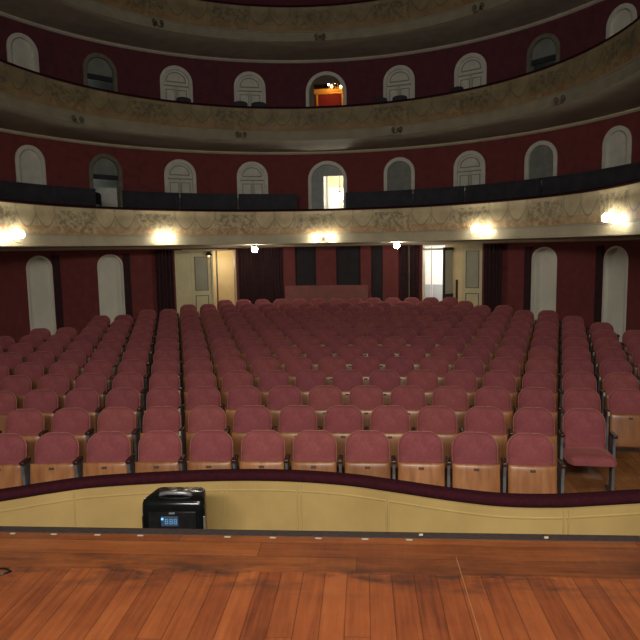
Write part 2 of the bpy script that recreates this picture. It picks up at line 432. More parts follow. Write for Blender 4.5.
# raised panel mouldings of the parapet: a fine horizontal bead and pairs of upright beads
def path_at(x):
    for a, b in zip(RS, RS[1:]):
        if a[0] <= x <= b[0]:
            t = (x-a[0])/(b[0]-a[0]+1e-9); return (x, a[1]+t*(b[1]-a[1]))
struct(newobj('trim_4', sweep(RS, [(-.109, RT-.145), (-.109, RT-.137), (-.104, RT-.133), (-.104, RT-.149)]), parapet_l))
for x in (-3.0, -1.72, -.60, -.565, .0, .03, .70, .715, 1.84, 1.87, 2.9):
    i = min(range(len(RS)), key=lambda j: abs(RS[j][0]-x)); a, b = RS[max(i-1, 0)], RS[min(i+1, len(RS)-1)]
    rz = math.atan2(b[1]-a[1], b[0]-a[0]); px, py = path_at(x)
    bm = bmesh.new(); box(bm, -.006, .006, -.111, -.10, PIT_Z, RT-.08)
    o = struct(newobj('trim_5', bm, parapet_l)); o.location = (px, py, 0); o.rotation_euler.z = rz

# floor of the stalls: flat at the front, raked behind
bm = bmesh.new(); xs = frange(-10, 10, 1.0); lev = []
fr = []
def rail_y(x):
    q = path_at(x); return (q[1] if q else (3.45 if x < 0 else 4.7)) - .03
fx = sorted(set([-10, 9] + [p[0] for p in RS]))
rows_ = [[bm.verts.new((x, rail_y(x), 0)) for x in fx], [bm.verts.new((x, 6.0, 0)) for x in fx], [bm.verts.new((x, 23.5, 17.5*SLOPE)) for x in fx]]
for a, b in zip(rows_, rows_[1:]):
    for i in range(len(fx)-1): bm.faces.new((a[i], a[i+1], b[i+1], b[i]))
struct(newobj('floor', bm, house_floor))

# ------------------------------------------------------------------ walls of the house
DOOR_T = [-62.4, -47.2, -31.4, -15.55, 1.25, 17.35, 32.85, 48.2, 64.0]
g1 = []; g2 = []
for t in DOOR_T:
    ctr = abs(t-1.25) < .1
    hw = .56 if ctr else (.37 if abs(t) > 60 else .44)
    g1.append((t, hw, 3.0, 5.22-hw*.95, hw*.95))
    hw = .58 if ctr else (.38 if abs(t) > 60 else .44)
    g2.append((t, hw, 5.78, 7.76-hw*.95, hw*.95))
NICHE = [(-62.0, .34), (-47.3, .35), (49.4, .35), (64.6, .33)]
stall_open = [(t, w, .2, 2.30, .30) for t, w in NICHE] + [(-26.55, .90, .2, 2.68, 0), (29.15, .89, .2, 2.73, 0)]
ringwall('wall_back', RW, -.1, 2.80, -140, 140, stall_open, red_wall)
ringwall('wall_back', RW, 2.95, 5.52, -140, 140, g1, red_wall)
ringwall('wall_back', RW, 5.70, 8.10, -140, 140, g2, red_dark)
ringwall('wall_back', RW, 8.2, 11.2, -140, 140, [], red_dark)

# ------------------------------------------------------------------ balconies (three tiers)
def tier(zb, zt, fmat, wall_soffit, top):
    soff = loft([(RW+.02, wall_soffit), (RW-.25, wall_soffit), (RW-.75, wall_soffit-.02+(zb-wall_soffit)*.4), (RF+.12, zb), (RF, zb)], FULL)
    struct(newobj('ceiling', soff, soffit_m, smooth=True))
    s = (zt-zb)/.90
    zz = [zb, zb+.05*s, zb+.055*s, zb+.235*s, zb+.24*s, zb+.265*s]
    lowb = loft([(RF, zz[0]), (RF-.03, zz[0]+.01), (RF-.03, zz[1]), (RF-.005, zz[2]), (RF-.005, zz[3]), (RF-.03, zz[4]), (RF-.035, zz[5])], FULL)
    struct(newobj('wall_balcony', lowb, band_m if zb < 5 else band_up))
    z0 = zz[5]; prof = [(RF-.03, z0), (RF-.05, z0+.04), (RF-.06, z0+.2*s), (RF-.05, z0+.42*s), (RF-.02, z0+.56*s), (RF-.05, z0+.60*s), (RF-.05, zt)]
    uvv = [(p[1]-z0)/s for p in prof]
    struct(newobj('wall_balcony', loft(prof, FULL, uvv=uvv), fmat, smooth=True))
    rl = [(RF-.06, zt-.012), (RF-.07, zt+.02), (RF-.03, zt+.045), (RF+.10, zt+.045), (RF+.13, zt+.01), (RF+.13, zt-.03)]
    struct(newobj('trim_6', loft(rl, FULL, closed=True), velvet))
    fl = loft([(RF+.10, zt-.02), (RF+.10, top), (RW+.16, top)], FULL)
    struct(newobj('floor', fl, dark_m))
    # cornice bead where the soffit meets the wall below
    cz = wall_soffit
    bd = loft([(RW, cz+.0), (RW-.09, cz), (RW-.09, cz-.035), (RW-.05, cz-.07), (RW, cz-.07)], FULL)
    struct(newobj('trim_7', bd, band_m if zb < 8 else soffit_m))
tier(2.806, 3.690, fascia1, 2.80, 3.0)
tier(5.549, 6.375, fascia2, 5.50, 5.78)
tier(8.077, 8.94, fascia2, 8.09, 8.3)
# great ceiling
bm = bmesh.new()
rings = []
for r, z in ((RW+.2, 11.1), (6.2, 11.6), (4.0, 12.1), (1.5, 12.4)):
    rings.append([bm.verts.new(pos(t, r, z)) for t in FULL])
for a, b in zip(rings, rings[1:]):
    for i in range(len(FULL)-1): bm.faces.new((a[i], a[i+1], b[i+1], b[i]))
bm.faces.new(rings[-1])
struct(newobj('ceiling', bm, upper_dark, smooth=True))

# ------------------------------------------------------------------ arched doors of the galleries
def gallery_door(n, t, hw, zb, zs, rise, kind):
    d = at('door_%d' % n, t, RW, 0); struct(d)
    fw = .085
    bm = bmesh.new(); band(bm, arch(hw+.015, zb, zs, rise=rise+.015), arch(hw-fw, zb, zs, rise=rise-fw), -.035, .13)
    fm = pale_gal if kind != 'open' else mould
    newobj('door_frame', bm, fm, d)
    w = hw-fw
    if kind in ('closed', 'dim'):
        bm = bmesh.new(); prism(bm, arch(w, zb, zs, rise=rise-fw), .03, .07); newobj('door_leaf', bm, pale_gal if kind == 'closed' else grey_gal, d)
    if kind == 'closed':
        bm = bmesh.new()
        band(bm, arch(w-.07, zs+.02, zs+.03, rise=rise-fw-.09), arch(w-.095, zs+.02, zs+.03, rise=rise-fw-.115), .012, .03)
        box(bm, -w+.07, w-.07, .012, .03, zs-.01, zs+.02)
        box(bm, -w, w, .008, .03, zs-.12, zs-.09)
        for a, b in ((-w+.06, -.03), (.03, w-.06)):
            z0, z1 = zb+.95, zs-.20
            for q in ((a, b, z0, z0+.02), (a, b, z1-.02, z1), (a, a+.02, z0, z1), (b-.02, b, z0, z1)):
                box(bm, q[0], q[1], .014, .03, q[2], q[3])
            z0, z1 = zb+.15, zb+.85
            for q in ((a, b, z0, z0+.02), (a, b, z1-.02, z1), (a, a+.02, z0, z1), (b-.02, b, z0, z1)):
                box(bm, q[0], q[1], .014, .03, q[2], q[3])
        newobj('panel_moulding', bm, mould_gal, d)
        bm = bmesh.new(); box(bm, -.008, .008, .02, .031, zb, zs-.12); newobj('door_joint', bm, mould_gal, d)
    elif kind == 'plain':
        bm = bmesh.new(); prism(bm, arch(w, zb, zs, rise=rise-fw), .05, .09); newobj('door_leaf', bm, pale_gal, d)
    elif kind == 'open':
        bm = bmesh.new(); prism(bm, [(x, z) for x, z in arch(w, zs-.10, zs, rise=rise-fw)], .05, .08); newobj('fanlight', bm, grey_gal, d)
        bm = bmesh.new(); box(bm, -w, w, .03, .09, zs-.22, zs-.10); newobj('transom', bm, dark_m, d)
    return d
kinds1 = ['plain', 'open', 'closed', 'closed', 'lit', 'dim', 'closed', 'dim', 'plain']
kinds2 = ['plain', 'open', 'closed', 'closed', 'amber', 'closed', 'closed', 'open', 'plain']
n = 1
for (o, kd) in list(zip(g1, kinds1)) + list(zip(g2, kinds2)):
    d = gallery_door(n, *o, kd)
    t, hw, zb, zs, rise = o; w = hw-.085
    if kd == 'lit':
        # left leaf shut, right leaf open on a bright foyer, plain fanlight above
        bm = bmesh.new(); prism(bm, arch(w, zs+.11, zs+.115, rise=rise-.20), .05, .08); newobj('fanlight', bm, grey_gal, d)
        bm = bmesh.new(); box(bm, -w, -.12, .04, .08, zb, zs+.11, .004); newobj('door_leaf', bm, grey_gal, d)
    if kd == 'amber':
        zc = 7.43; full = arch(w, zb, zs, 40, rise-.085)
        cap = [p for p in full if p[1] > zc]
        bm = bmesh.new(); prism(bm, cap, .05, .08); newobj('fanlight', bm, mottled('brown fanlight', lin(84, 70, 54), lin(98, 82, 64), 4, .5, 0), d)
        bm = bmesh.new(); box(bm, -w, -w+.13, .05, .09, zb, zc, .004); newobj('door_leaf', bm, mould, d)
    n += 1
# corridor behind the galleries
for z0, z1 in ((3.0, 5.4), (5.78, 8.0)):
    struct(newobj('wall_corridor', loft([(RW+.15, z0-.02), (RW+1.6, z0-.02), (RW+1.6, z1), (RW+.15, z1)], frange(-90, -12, 3) ), pale_gal))
    struct(newobj('wall_corridor', loft([(RW+.15, z0-.02), (RW+1.6, z0-.02), (RW+1.6, z1), (RW+.15, z1)], frange(12, 90, 3) ), pale_gal))
def foyer(z0, z1, t0, t1, depth, wm, fm):
    bm = loft([(RW+.15, z1), (RW+depth, z1), (RW+depth, z0)], frange(t0, t1, 1.5))
    def q(*p): bm.faces.new([bm.verts.new(x) for x in p])
    for t in (t0, t1):
        q(pos(t, RW+.01, z0), pos(t, RW+depth, z0), pos(t, RW+depth, z1), pos(t, RW+.01, z1))
    struct(newobj('wall_foyer', bm, wm))
    struct(newobj('floor', loft([(RW+.15, z0), (RW+depth, z0)], frange(t0, t1, 1.5)), fm))
foyer(3.0, 5.4, -9, 11, 1.5, white_wall, dark_m)
red_glow = mottled('red foyer wall', lin(128, 34, 22), lin(142, 40, 28), 3, .8, .05)
foyer(5.78, 8.7, -9, 11, 1.9, mottled('brown foyer wall', lin(96, 66, 46), lin(112, 78, 54), 3, .8, .05), dark_m)
foyer(.42, 2.78, -42, -13, 1.7, warm_wall, dark_m)
foyer(.42, 2.80, 12, 42, 2.4, white_wall, mottled('grey lobby floor', lin(150, 156, 160), lin(170, 174, 178), 3, .4, 0))

# bright bulb in the doorway of the first gallery
def pendant(name, t, r, z, ztop, R, mat, label, cat='lamp', grp=None):
    e = at(name, t, r, z); tag(e, label, cat, grp)
    bm = bmesh.new(); ball(bm, (0, 0, 0), R); newobj('bulb', bm, mat, e, smooth=True)
    bm = bmesh.new(); tube(bm, [(0, 0, R*.8), (0, 0, ztop-z)], .008, 6); lathe(bm, [(.03, R*.8), (.035, R*.9), (.03, R+.06), (.01, R+.07)]); newobj('lamp_holder', bm, brass, e)
    return e
pendant('pendant_lamp', 3.6, RW+.42, 4.21, 5.38, .11, hot_m, 'glaring bare bulb hanging in the bright doorway of the first gallery')
# glazed screen seen through that doorway
e = at('foyer_window', 3.3, RW+1.42, 3.0); tag(e, 'pale glazed screen with amber top pane behind the bright gallery doorway', 'window')
bm = bmesh.new()
for x in (-.42, 0, .42): box(bm, x-.02, x+.02, -.03, .03, 0, 2.05)
for z in (0.03, 1.62, 2.03): box(bm, -.42, .42, -.03, .03, z-.02, z+.02)
newobj('window_frame', bm, cream, e)
bm = bmesh.new(); box(bm, -.41, .41, .0, .01, .03, 1.62); newobj('pane', bm, white_wall, e)
bm = bmesh.new(); box(bm, -.41, .41, .0, .01, 1.62, 2.03); newobj('transom_pane', bm, warm_wall, e)

# amber foyer of the second gallery: gilt counter and small chandelier
e = at('counter', 1.9, RW+1.1, 5.78); tag(e, 'gilt topped red counter seen through the amber lit top gallery doorway', 'counter')
bm = bmesh.new(); box(bm, -.62, .62, -.15, .15, 0, 1.58, .01); newobj('counter_body', bm, red_glow, e)
gold_m = mottled('gilt band', lin(236, 150, 40), lin(246, 172, 60), 8, .4, .1)
bm = bmesh.new(); box(bm, -.64, .64, -.18, .17, 1.58, 1.75, .015); newobj('counter_top', bm, gold_m, e)
bm = bmesh.new()
for x in (-.45, .33): box(bm, x-.03, x+.03, -.175, -.15, .2, 1.58)
newobj('pilaster_strip', bm, gold_m, e)
e = at('chandelier', 3.4, RW+.62, 7.52); tag(e, 'small chandelier of glowing amber bulbs in the top gallery doorway', 'chandelier')
bm = bmesh.new(); tube(bm, [(0, 0, 0), (0, 0, 1.14)], .012, 6)
for kx in range(6):
    a = kx*pi/3+.3
    tube(bm, [(0, 0, -.02), (.12*cos(a), .12*sin(a), -.12), (.26*cos(a), .26*sin(a), -.08), (.28*cos(a), .28*sin(a), 0)], .01, 6)
newobj('chandelier_arms', bm, gold_m, e)
for kx in range(6):
    a = kx*pi/3+.3
    bm = bmesh.new(); ball(bm, (.28*cos(a), .28*sin(a), .035), .034, 10, 8, 1.3); newobj('bulb', bm, warm_b, e, smooth=True)

# ------------------------------------------------------------------ stalls niches, doors and the panelling between
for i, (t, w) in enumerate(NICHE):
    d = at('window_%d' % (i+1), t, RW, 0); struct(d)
    bm = bmesh.new(); prism(bm, arch(w, .2, 2.30, rise=.30), .10, .13); newobj('shutter', bm, pale, d)
    bm = bmesh.new(); band(bm, arch(w+.012, .2, 2.30, rise=.312), arch(w-.03, .2, 2.30, rise=.27), -.015, .12); newobj('window_frame', bm, pale, d)
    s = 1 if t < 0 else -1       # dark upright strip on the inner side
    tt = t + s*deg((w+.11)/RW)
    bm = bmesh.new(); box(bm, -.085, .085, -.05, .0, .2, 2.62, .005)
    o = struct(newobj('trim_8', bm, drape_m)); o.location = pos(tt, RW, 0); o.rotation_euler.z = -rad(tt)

def panel_leaf(name, parent, x0, x1, y0, y1, z0, z1, upper=True):
    L = empty(name, (0, 0, 0), 0, parent)
    bm = bmesh.new(); box(bm, x0, x1, y0, y1, z0, z1, .004); lf = newobj('door_leaf', bm, leaf_m, parent)
    bpy.data.objects.remove(L)
    xa, xb = x0+(x1-x0)*.2, x1-(x1-x0)*.2
    bm = bmesh.new(); box(bm, xa, xb, y0-.006, y0+.01, z0+1.32, z1-.18); newobj('glass', bm, frost, lf)
    bm = bmesh.new()
    for za, zc in ((z0+1.32, z1-.18), (z0+.3, z0+1.14)):
        band(bm, [(xa-.02, za-.02), (xb+.02, za-.02), (xb+.02, zc+.02), (xa-.02, zc+.02)], [(xa, za), (xb, za), (xb, zc), (xa, zc)], y0-.014, y0+.005, True)
    newobj('panel_moulding', bm, mould, lf)
    return lf
# left stalls doorway: -33.2 .. -19.9 deg, half shut, half open on a warm lit lobby
d = at('door_20', -26.55, RW, .2); struct(d)
bm = bmesh.new(); band(bm, [(-.92, 0), (-.92, 2.5), (.92, 2.5), (.92, 0)], [(-.87, 0), (-.87, 2.45), (.87, 2.45), (.87, 0)], -.03, .14); newobj('door_frame', bm, cream, d)
bm = bmesh.new(); box(bm, -.87, -.42, .05, .09, 0, 2.45); newobj('side_panel', bm, leaf_m, d)
panel_leaf('leaf', d, -.42, .16, .04, .08, 0, 2.45)
bm = bmesh.new(); box(bm, .16, .22, .0, .12, 0, 2.45, .01); newobj('door_post', bm, cream, d)
bm = bmesh.new(); box(bm, .52, .56, .9, .94, .2, 2.6); 
o = struct(newobj('trim_9', bm, mould)); o.location = d.location; o.rotation_euler = d.rotation_euler
# right stalls doorway: bright lobby, an open leaf, a shut panelled leaf
d = at('door_21', 29.15, RW, .2); struct(d)
bm = bmesh.new(); band(bm, [(-.91, 0), (-.91, 2.53), (.91, 2.53), (.91, 0)], [(-.87, 0), (-.87, 2.5), (.87, 2.5), (.87, 0)], -.03, .14); newobj('door_frame', bm, cream, d)
bm = bmesh.new(); box(bm, -.87, -.30, .06, .10, 2.36, 2.42); newobj('transom', bm, cream, d)
panel_leaf('leaf', d, .30, .87, .03, .07, 0, 2.5)
M = Matrix.Translation((-.30, .1, 0)) @ Matrix.Rotation(rad(52), 4, 'Z')
lf = empty('open_leaf', (-.30, .1, 0), rad(74), d)
bm = bmesh.new(); band(bm, [(0, .02), (.52, .02), (.56, 2.44), (0, 2.44)], [(.07, 1.1), (.49, 1.1), (.49, 2.36), (.07, 2.36)], -.02, .02, True); newobj('leaf_frame', bm, dark_m, lf)
bm = bmesh.new(); box(bm, .06, .50, -.006, .006, 1.09, 2.37); newobj('glass', bm, frost, lf)
bm = bmesh.new(); box(bm, .07, .49, -.012, .012, .02, 1.1); newobj('kick_panel', bm, mottled('grey kick panel', lin(70, 80, 92), lin(84, 94, 104), 4, .5, 0), lf)
# warm wall return and brown bar in the lobby
bm = bmesh.new(); box(bm, -.42, .30, .52, .57, 0, 2.58)
o = struct(newobj('wall_return', bm, warm_wall)); o.location = d.location; o.rotation_euler = d.rotation_euler
bm = bmesh.new(); box(bm, -.07, -.01, .47, .519, .22, 1.5, .01)
o = newobj('post', bm, arm_wood); o.location = d.location; o.rotation_euler = d.rotation_euler
tag(o, 'short dark brown post in the lobby beside the cream door leaf, right doorway', 'post')
# lobby outer doors (white double leaf with grey lower panels)
d2 = at('door_22', 20.2, RW+2.34, .42); struct(d2)
bm = bmesh.new(); box(bm, -.8, -.005, -.03, .03, 0, 2.25); box(bm, .005, .8, -.03, .03, 0, 2.25); newobj('door_leaf', bm, white_wall, d2)
bm = bmesh.new(); box(bm, -.72, -.03, -.04, .0, .1, 1.02); box(bm, .03, .72, -.04, .0, .1, 1.02)
newobj('kick_panel', bm, mottled('pale grey panel', lin(160, 166, 170), lin(174, 180, 184), 3, .6, 0), d2)
bm = bmesh.new(); box(bm, -.007, .007, -.045, .0, 0, 2.25); newobj('door_joint', bm, mould, d2)
# lamp dish in the left doorway
e = at('wall_sconce', -25.9, RW-.02, 2.52); tag(e, 'small dark dish sconce over the panelled leaf of the left stalls doorway', 'lamp')
bm = bmesh.new(); lathe(bm, [(.02, .10), (.05, .085), (.095, .03), (.10, .0), (.085, .0), (.03, .06)], (0, -.06, 0)); box(bm, -.03, .03, -.02, .06, .05, .11, .005); newobj('shade', bm, dark_m, e, smooth=False)
bm = bmesh.new(); ball(bm, (0, -.06, -.01), .035); newobj('bulb', bm, emit('dim amber bulb', (1, .6, .3, 1), 3), e, smooth=True)

# panelling in the centre of the back wall
def slab(name, t0, t1, z0, z1, r0, r1, mat):
    return struct(newobj(name, loft([(r0, z0), (r0, z1), (r1, z1), (r1, z0)], frange(t0, t1, 1.0), closed=True), mat))
for a, b in ((-9.1, -6.4), (-1.6, 3.0), (8.6, 11.0), (13.7, 17.3)):
    slab('trim_10', a, b, .3, 2.72, RW-.10, RW, pil_m)
for i, (a, b) in enumerate(((-6.3, -1.7), (3.1, 8.5), (11.1, 13.6))):
    slab('window_%d' % (i+10), a, b, 1.2 if i < 2 else .35, 2.72, RW-.03, RW-.005, void_m)
e = slab('partition', -9.0, 11.2, .45, 1.60, 6.86, 6.90, salmon); del e['kind']
tag(e, 'low dull mauve partition panel standing behind the rear row of seats', 'partition')
def drape(t0, t1, z0, z1, r, label, amp=.035, folds=9):
    ts = frange(t0, t1, (t1-t0)/(folds*8)); bm = bmesh.new()
    nz = 6; g = []
    for i, t in enumerate(ts):
        q = i/(len(ts)-1)*folds*2*pi
        g.append([bm.verts.new(pos(t, r + amp*sin(q)*(.7+.3*(1-j/nz)) + .012*sin(q*.37+1), z0+(z1-z0)*j/nz)) for j in range(nz+1)])
    for a, b in zip(g, g[1:]):
        for j in range(nz): bm.faces.new((a[j], b[j], b[j+1], a[j+1]))
    return tag(newobj('curtain', bm, drape_m, smooth=True), label, 'curtain', 'dark red curtains of the back wall')
drape(-19.3, -9.3, .42, 2.70, RW-.09, 'wide dark red curtain hanging between the left doorway and the centre panels', folds=14)
drape(17.5, 21.9, .42, 2.70, RW-.09, 'narrow dark red curtain just left of the bright right doorway', folds=6)
drape(-37.8, -33.9, .42, 2.70, RW-.09, 'narrow dark red curtain just left of the cream left doorway', folds=5)
drape(36.6, 40.6, .42, 2.70, RW-.09, 'narrow dark red curtain just right of the panelled cream leaf', folds=5)
bm = bmesh.new(); box(bm, -.012, .012, -.02, .02, .4, 2.7)
o = struct(newobj('trim_11', bm, mould)); o.location = pos(19.9, RW-.17, 0); o.rotation_euler.z = -rad(19.9)

# ------------------------------------------------------------------ dark partition and chairs on the first gallery
segs = [(-89, -53.4), (-47.0, -33.9), (-33.5, -20.1), (-19.7, -5.6), (6.2, 22.4), (22.7, 34.9), (35.3, 53.2), (53.7, 89)]
names_s = ['dark gallery partition at the far left of the first gallery', 'dark gallery partition just right of the open left gallery door', 'dark gallery partition between third and fourth gallery doors', 'dark gallery partition left of the bright central gallery doorway',
           'dark gallery partition right of the bright central gallery doorway', 'dark gallery partition in front of the seventh gallery door from left', 'dark gallery partition in front of the eighth gallery door from left', 'dark gallery partition at the far right of the first gallery']
for (a, b), lb in zip(segs, names_s):
    a0, b0 = a, b
    e = at('gallery_partition', (a+b)/2, 6.7, 3.0); tag(e, lb, 'partition', 'dark partitions behind the first gallery rail')
    Mi = e.matrix_basis.inverted()
    def addp(nm, prof, mat, a=a, b=b):
        bm = loft(prof, frange(a, b, 2), closed=True)
        for v in bm.verts: v.co = Mi @ v.co
        newobj(nm, bm, mat, e)
    addp('partition_panel', [(6.68, 3.0), (6.68, 4.17), (6.72, 4.17), (6.72, 3.0)], dark_m)
    addp('top_rail', [(6.66, 4.17), (6.66, 4.22), (6.74, 4.22), (6.74, 4.17)], dark_m)
def chair_meshes():
    out = []
    bm = bmesh.new(); box(bm, -.20, .20, -.2, .2, .43, .48, .015); out.append(('seat', bm))
    bm = bmesh.new()
    pts = [(-.2, .62), (-.2, .86)] + [(-.2*cos(pi*i/8), .86+.07*sin(pi*i/8)) for i in range(1, 8)] + [(.2, .86), (.2, .62)]
    prism(bm, pts, .17, .20); out.append(('backrest', bm))
    for sx in (-1, 1):
        bm = bmesh.new(); tube(bm, [(sx*.17, -.17, 0), (sx*.17, -.17, .44)], [.014, .019], 8); out.append(('leg', bm))
        bm = bmesh.new(); tube(bm, [(sx*.17, .22, 0), (sx*.17, .18, .45), (sx*.18, .19, .8)], .016, 8); out.append(('leg', bm))
    return out
def gallery_chair(t, r, z, turn, label, proto=[None]):
    if proto[0] is None:
        e = at('gallery_chair', t, r, z)
        for nm, bm in chair_meshes(): newobj(nm, bm, dark_m, e)
        proto[0] = e
    else:
        e = proto[0].copy(); C.objects.link(e)
        for ch in list(proto[0].children):
            c = ch.copy(); C.objects.link(c); c.parent = e
        q = at('x', t, r, z); e.location = q.location; e.rotation_euler = q.rotation_euler; bpy.data.objects.remove(q)
    e.rotation_euler.z += turn
    tag(e, label, 'chair', 'dark chairs in the galleries')
gallery_chair(-49.6, 7.2, 3.0+.28, .5, 'dark chair standing in the open left doorway of the first gallery')
for t, lb in ((-32.2, 'dark chair back in front of the third top gallery door from left'), (-18.6, 'left one of two dark chair backs before the fourth top gallery door'), (-14.2, 'right one of two dark chair backs before the fourth top gallery door'),
              (15.0, 'left dark chair back before the sixth top gallery door'), (19.6, 'right dark chair back before the sixth top gallery door'), (33.6, 'dark chair back in front of the seventh top gallery door from left')):
    gallery_chair(t, 6.75, 5.78, pi + random.uniform(-.15, .15), lb)
# platform under the chair in the left doorway
slab('floor', -53.2, -47.1, 2.98, 3.28, 6.9, RW-.01, dark_m)

# ------------------------------------------------------------------ lamps on the balcony fronts
def bracket(t, zc, bulbs, lit, label, grp, R0=RF-.045, m=None):
    """bulbs: list of (dx, dz) relative to the bracket"""
    e = at('bracket_lamp', t, R0, zc); tag(e, label, 'lamp', grp)
    bm = bmesh.new(); lathe(bm, [(.045, 0), (.05, .01), (.03, .025), (.012, .03)], (0, 0, 0), 12)
    bmesh.ops.rotate(bm, verts=bm.verts, cent=(0, 0, 0), matrix=Matrix.Rotation(pi/2, 3, 'X')); newobj('wall_plate', bm, brass, e)
    for dx, dz in bulbs:
        bm = bmesh.new(); tube(bm, [(0, -.02, -.02), (dx*.5, -.07, -.09), (dx*.95, -.11, -.10), (dx, -.12, dz-.085)], .009, 6)
        lathe(bm, [(.022, dz-.09), (.026, dz-.06), (.024, dz-.045)], (dx, -.12, 0), 10); newobj('lamp_arm', bm, brass, e)
        bm = bmesh.new(); ball(bm, (dx, -.12, dz), .074 if lit else .045, 14, 10, 1.1); newobj('bulb', bm, (m or bulb_m) if lit else dead_m, e, smooth=True)
G = 'lit bracket lamps on the first balcony'
bracket(-82.2, 2.98, [(-.19, 0), (.17, .07)], True, 'lit two bulb bracket lamp on the balcony front at the far left', G)
bracket(-40.8, 3.02, [(-.13, 0), (.13, 0)], True, 'lit bracket lamp on the balcony front above the left doorway', G)
bracket(1.28, 2.92, [(-.19, 0), (.19, .03)], True, 'lit bracket lamp on the balcony front at the centre', G)
bracket(44.3, 3.04, [(-.14, .03), (.14, -.02)], True, 'lit bracket lamp on the balcony front above the right doorway', G)
bracket(84.5, 3.10, [(-.19, .04), (.19, -.02)], True, 'lit two bulb bracket lamp on the balcony front at the far right', G)
G = 'unlit bracket lamps on the upper balconies'
for t, z, lb in ((-62.9, 5.60, 'unlit bracket lamp on the second balcony front, first from left'), (-20.1, 5.66, 'unlit bracket lamp on the second balcony front, second from left'), (21.6, 5.66, 'unlit bracket lamp on the second balcony front, third from left'), (66.6, 5.60, 'unlit bracket lamp on the second balcony front, far right'),
                 (-40.7, 8.18, 'unlit bracket lamp on the topmost balcony front, left'), (1.3, 8.15, 'unlit bracket lamp on the topmost balcony front, centre'), (43.3, 8.15, 'unlit bracket lamp on the topmost balcony front, right')):
    bracket(t, z+.02, [(-.1, 0), (.1, 0)], False, lb, G)
for t, z, lb in ((-16.9, 2.70, 'small round globe lamp under the balcony, left of the centre'), (20.2, 2.745, 'small round globe lamp under the balcony, right of the centre')):
    e = at('globe_lamp', t, RF+.22, z-.03); tag(e, lb, 'lamp', 'globe lamps under the first balcony')
    bm = bmesh.new(); ball(bm, (0, 0, 0), .085); newobj('globe', bm, globe_m, e, smooth=True)
    bm = bmesh.new(); lathe(bm, [(.05, .07), (.055, .10), (.03, .115)], (0, 0, 0)); newobj('fitting', bm, brass, e)

# ------------------------------------------------------------------ theatre seats
def padded(bm, w_of, h, th, nx=12, nz=12, back=.0, bend=.30, M=None, puff=6):
    """cushion: front puffed towards -y, flat rear; w_of(s) half width"""
    F = []; B = []
    for j in range(nz+1):
        s = j/nz; z = h*(.5-.5*cos(pi*s)); w = w_of(z/h); fr, bk = [], []
        for i in range(nx+1):
            q = -cos(pi*i/nx); x = w*q
            e = (1-abs(q)**puff)*(1-abs(2*z/h-1)**puff)
            y0 = -bend*x*x
            fr.append(bm.verts.new((x, y0 - th*(.25+.75*max(0, e)**.5), z))); bk.append(bm.verts.new((x, y0 + back, z)))
        F.append(fr); B.append(bk)
    for j in range(nz):
        for i in range(nx):
            bm.faces.new((F[j][i], F[j][i+1], F[j+1][i+1], F[j+1][i])); bm.faces.new((B[j][i+1], B[j][i], B[j+1][i], B[j+1][i+1]))
        bm.faces.new((B[j][0], F[j][0], F[j+1][0], B[j+1][0])); bm.faces.new((F[j][nx], B[j][nx], B[j+1][nx], F[j+1][nx]))
    for i in range(nx):
        bm.faces.new((B[0][i], B[0][i+1], F[0][i+1], F[0][i])); bm.faces.new((F[nz][i], F[nz][i+1], B[nz][i+1], B[nz][i]))
    if M is not None:
        for v in bm.verts: v.co = M @ v.co
def back_w(s):
    if s < .60: return .205+.008*(s/.6)
    q = (s-.60)/.40
    return .213*(1-.50*q**3.6) if q < 1 else .10
REC = rad(14)
BH = .475
